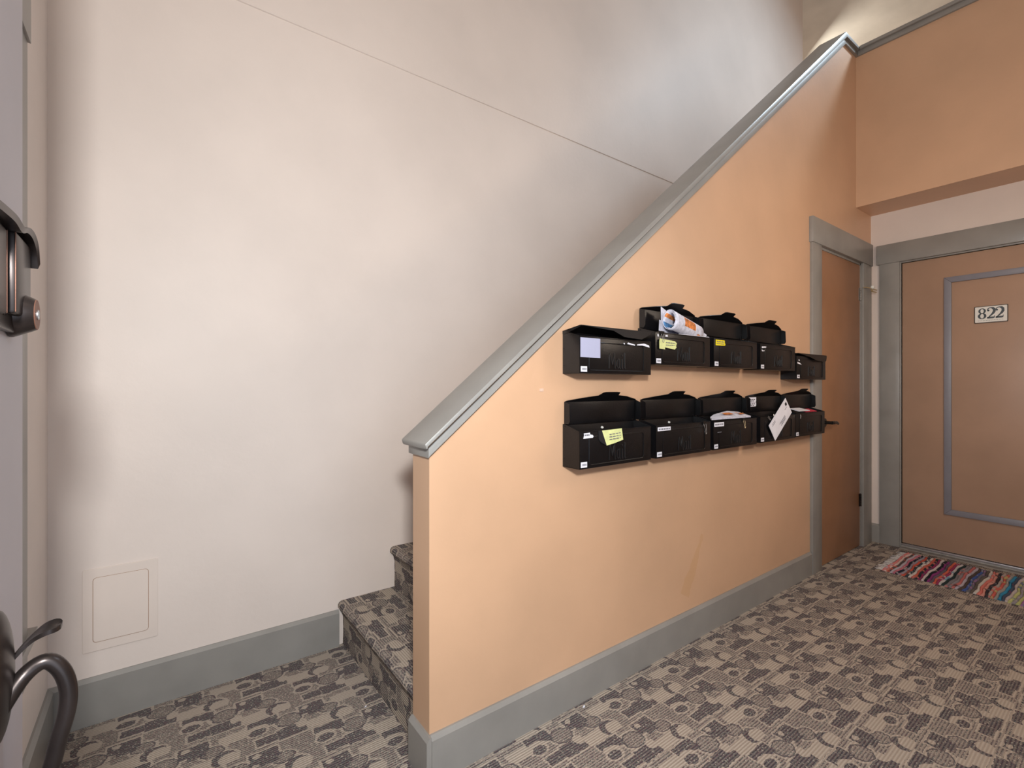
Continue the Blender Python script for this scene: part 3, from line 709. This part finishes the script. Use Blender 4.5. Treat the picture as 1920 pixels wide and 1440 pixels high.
# tilted white envelope
E4 = [(2.666, 1.089), (2.740, 1.011), (2.553, .872), (2.484, .952)]
ev = thing('envelope', 'tilted white envelope clipped over the fourth lower mailbox', 'envelope', (2.61, y-.012, .98))
bm = bmesh.new(); sheet(bm, [(x-2.61, 0, z-.98) for x, z in E4], .0018); finish('envelope_body', bm, 'white_paper', ev)
def on_env(u, v): a, b_, c, d = [Vector((x-2.61, z-.98)) for x, z in E4]; p = (a*(1-v)+b_*v)*(1-u)+(d*(1-v)+c*v)*u; return (p.x, -.0008, p.y)
bm = bmesh.new()
for grp in (((.30, .62, .62, .66), (.30, .55, .70, .74), (.32, .58, .78, .82)), ((.72, .88, .16, .19), (.72, .90, .24, .27)), ((.10, .22, .40, .43),)):
    bm = bmesh.new()
    for (u0, u1_, v0, v1) in grp: bm.faces.new([bm.verts.new(on_env(*p)) for p in ((u0, v0), (u1_, v0), (u1_, v1), (u0, v1))])
    finish('address_print', bm, 'grey_print', ev)['kind'] = 'stuff'
bm = bmesh.new(); bm.faces.new([bm.verts.new(on_env(*p)) for p in ((.05, .16), (.13, .16), (.13, .34), (.05, .34))]); finish('postmark', bm, 'dark_print', ev)
# letters in lower box 5
flat('letter', 'white letter lying across the last lower mailbox beside the red card', 'envelope', [(2.845, y-.004, 1.012), (2.99, y-.002, 1.012), (2.99, y+.055, 1.024), (2.86, y+.055, 1.024)], 'white_paper', .003)
flat('card', 'red card sticking out of the last lower mailbox', 'card', [(2.955, y+.004, 1.004), (3.10, y+.004, 1.004), (3.10, y+.05, 1.016), (2.955, y+.05, 1.016)], 'red_card', .003)
# newspaper lying on lower box 3
nw = thing('folded_newspaper', 'folded newspaper lying slantwise over the third lower mailbox', 'newspaper', (2.14, y+.02, 1.008))
def nwp(z, e=0): return [(-.170, -.026, -.006+z), (.165, -.030, -.006+z), (.158, .030, .012+z), (.085, .046, .018+z), (-.06, .03, .006+z), (-.14, .0, -.002+z)]
bm = bmesh.new(); sheet(bm, nwp(0), .004); finish('inner_pages', bm, 'news_paper', nw)
bm = bmesh.new(); sheet(bm, nwp(.005), .0015); finish('front_page', bm, 'news_paper', nw)
bm = bmesh.new()
for pts, mi in (([(-.03, -.01), (.05, -.012), (.045, .012), (-.02, .012)], 0), ([(.095, -.016), (.135, -.018), (.13, .0), (.10, .002)], 0), ([(.09, .012), (.10, .012), (.108, -.006), (.097, -.006)], 0)):
    bm.faces.new([bm.verts.new((x, yy, .0085+(yy+.026)*.28)) for x, yy in pts])
finish('print', bm, 'news_orange', nw)
# rolled newspaper in upper box 2
nr = thing('rolled_newspaper', 'rolled newspaper sticking out of the second upper mailbox', 'newspaper', (1.80, y+.018, 1.404))
ax = Vector((.27, .045, -.036)).normalized(); L_ = .27
e2 = ax.cross(Vector((0, 0, 1))).normalized(); e3 = e2.cross(ax).normalized(); c0 = -ax*L_*.52
bm = bmesh.new(); NS = 72; NL = 10; grid = []
for i in range(NS+1):
    th = 2*PI*2.35*i/NS; rr = .028+.009*i/NS; row_ = []
    for j in range(NL+1):
        s = j/NL; fl_ = 1-.15*s
        p = c0+ax*(L_*s)+e2*math.cos(th)*rr*.86+e3*math.sin(th)*rr*1.15*fl_; row_.append(bm.verts.new(p))
    grid.append(row_)
for i in range(NS):
    for j in range(NL):
        f = bm.faces.new((grid[i][j], grid[i][j+1], grid[i+1][j+1], grid[i+1][j])); k = i % 31
        if i >= 40:
            a = (i-40)
            if 20 <= a <= 24 and 3 <= j <= 6: f.material_index = 1
            if 8 <= a <= 13 and 1 <= j <= 3: f.material_index = 2
            if 14 <= a <= 18 and 8 <= j <= 8: f.material_index = 1
            if 26 <= a <= 30 and 2 <= j <= 4: f.material_index = 2
        elif i < 31 and j < 4:
            if 16 <= i <= 20: f.material_index = 3
            if 24 <= i <= 26: f.material_index = 4
            if 10 <= i <= 12: f.material_index = 1
bm.faces.ensure_lookup_table()
o = finish('rolled_pages', bm, ['news_paper', 'news_orange', 'news_purple', 'news_blue', 'news_dark'], nr, smooth=60)
md = o.modifiers.new('thickness', 'SOLIDIFY'); md.thickness = .0016
bm = bmesh.new(); q = c0
sheet(bm, [(-.128, .012, -.030), (-.168, .004, -.026), (-.164, .004, .018), (-.150, .006, .016), (-.146, .010, .074), (-.098, .014, .058), (-.096, .014, -.030)], .0015)
finish('loose_page', bm, 'news_paper', nr)
bm = bmesh.new(); sheet(bm, [(-.10, .028, -.050), (.15, .028, -.050), (.20, .020, -.020), (.18, .02, -.012), (-.1, .03, -.015)], .004); finish('inner_section', bm, 'news_paper', nr)
sticker(u2, [(.16, .128), (.385, .126), (.385, .1325), (.16, .1325)], name='letter_edge', y=-BD+.003)

# small plastic remnant on the wall
bm = bmesh.new(); prism(bm, rrect(.016, .011, .002), -.003, 0, 'y'); prism(bm, rrect(.007, .006, .001, cx=.003, cy=0), -.005, -.003, 'y')
o = finish('adhesive_hook', bm, 'white_plastic'); o.location = (1.062, YW, 1.140); tag(o, 'tiny pale adhesive hook left on the peach wall beside the mailboxes', 'hook')
# litter on the carpet
def scrap(x, y_, s, lab):
    bm = bmesh.new(); sheet(bm, [(-s, -s*.4, .001), (s*.2, -s*.7, .001), (s, .1*s, .004), (.3*s, .6*s, .002)], .001)
    o = finish('paper_scrap', bm, 'white_paper'); o.location = (x, y_, .0005); tag(o, lab, 'scrap')
scrap(1.228, 1.222, .007, 'tiny white paper scrap on the carpet at the foot of the knee wall baseboard')
scrap(.600, 1.69, .005, 'tiny white scrap on the carpet at the foot of the stairs')

# ------------------------------------------------------------------ rag rug
RX0, RX1, RY = 3.632, 4.135, 1.015
rug = thing('rag_rug', 'narrow multicoloured rag rug with white fringe in front of door 822', 'rug', (RX0, RY, 0))
cols = [(228, 140, 136), (232, 200, 192), (96, 84, 82), (196, 186, 196), (206, 120, 140), (44, 46, 60), (160, 156, 168), (214, 96, 78), (60, 70, 78), (226, 214, 208), (210, 104, 86), (50, 54, 62), (150, 50, 96), (224, 208, 206), (40, 40, 48),
        (150, 66, 128), (110, 100, 110), (222, 110, 90), (160, 60, 96), (216, 206, 204), (46, 60, 60), (140, 132, 136), (150, 142, 146), (206, 120, 116), (196, 184, 196), (90, 76, 70), (80, 100, 164), (120, 116, 122), (110, 100, 92), (220, 214, 204), (228, 132, 120),
        (230, 160, 146), (60, 54, 60), (186, 176, 168), (222, 110, 100), (170, 166, 160), (66, 150, 190), (80, 90, 110), (204, 190, 188), (206, 208, 140), (160, 154, 160), (198, 200, 130), (170, 120, 170), (52, 56, 72), (214, 206, 200), (190, 100, 110), (70, 70, 78), (120, 150, 160), (220, 190, 180), (90, 80, 90)]
def ragmat(i, c):
    c2 = cols[(i*7+3) % len(cols)]
    m, b, t = base('rag_%d' % i, c, .95, 0, .1); tc = t.add('ShaderNodeTexCoord')
    n = t.add('ShaderNodeTexNoise'); n.inputs['Scale'].default_value = 22; t.l.new(tc.outputs['Object'], n.inputs[0])
    mr = t.add('ShaderNodeMapRange'); t.l.new(n.outputs[0], mr.inputs[0]); mr.inputs[1].default_value = .56; mr.inputs[2].default_value = .62; mr.inputs[4].default_value = .75
    n2 = t.add('ShaderNodeTexNoise'); n2.inputs['Scale'].default_value = 160; t.l.new(tc.outputs['Object'], n2.inputs[0])
    dk = t.mix(mr.outputs[0], lin(c), lin(c2)); t.l.new(t.mix(t.m('MULTIPLY', n2.outputs[0], .35), dk, (.03, .03, .035, 1)), b.inputs[0])
    bp = t.add('ShaderNodeBump'); bp.inputs['Strength'].default_value = .6; bp.inputs['Distance'].default_value = .004; t.l.new(n2.outputs[0], bp.inputs['Height']); t.l.new(bp.outputs[0], b.inputs['Normal'])
    return 'rag_%d' % i
NX = 22; SP = .0142
def boundary(k, x): return -(k*SP)+.0042*math.sin(x*19+k*.35)+.0022*math.sin(x*47+k*1.3)*(1 if k else 0)
for k, c in enumerate(cols):
    r = random.Random(k); mt = ragmat(k, c); bm = bmesh.new(); rows = []
    e0, e1 = r.uniform(-.006, .004), r.uniform(-.004, .006)
    for j in range(NX+1):
        x = j/NX*(RX1-RX0); xx = x+(e0 if j == 0 else e1 if j == NX else 0)
        ya, yb = boundary(k, x), boundary(k+1, x); hh = .008+.0035*r.random()
        rows.append([bm.verts.new((xx, ya, .0012)), bm.verts.new((xx, ya+(yb-ya)*.12, hh*.7)), bm.verts.new((xx, ya+(yb-ya)*.35, hh)), bm.verts.new((xx, ya+(yb-ya)*.65, hh)), bm.verts.new((xx, ya+(yb-ya)*.88, hh*.7)), bm.verts.new((xx, yb, .0012))])
    for j in range(NX):
        for q in range(5): bm.faces.new((rows[j][q], rows[j+1][q], rows[j+1][q+1], rows[j][q+1]))
        bm.faces.new((rows[j][5], rows[j+1][5], rows[j+1][0], rows[j][0]))
    bm.faces.new(rows[0]); bm.faces.new(rows[-1][::-1])
    finish('rag_strip', bm, mt, rug, smooth=60)
for side, yy in ((1, 0), (-1, -len(cols)*SP)):
    bm = bmesh.new()
    for k in range(34):
        x = (k+.5)/34*(RX1-RX0)+random.uniform(-.004, .004); l_ = random.uniform(.028, .05); dx = random.uniform(-.018, .012)
        tube(bm, [(x, yy, .004), (x+dx*.4, yy+side*l_*.5, .006), (x+dx, yy+side*l_, .002)], [.0022, .002, .0014], 5)
    o = finish('fringe', bm, 'fringe_yarn', rug, smooth=True); o['kind'] = 'stuff'
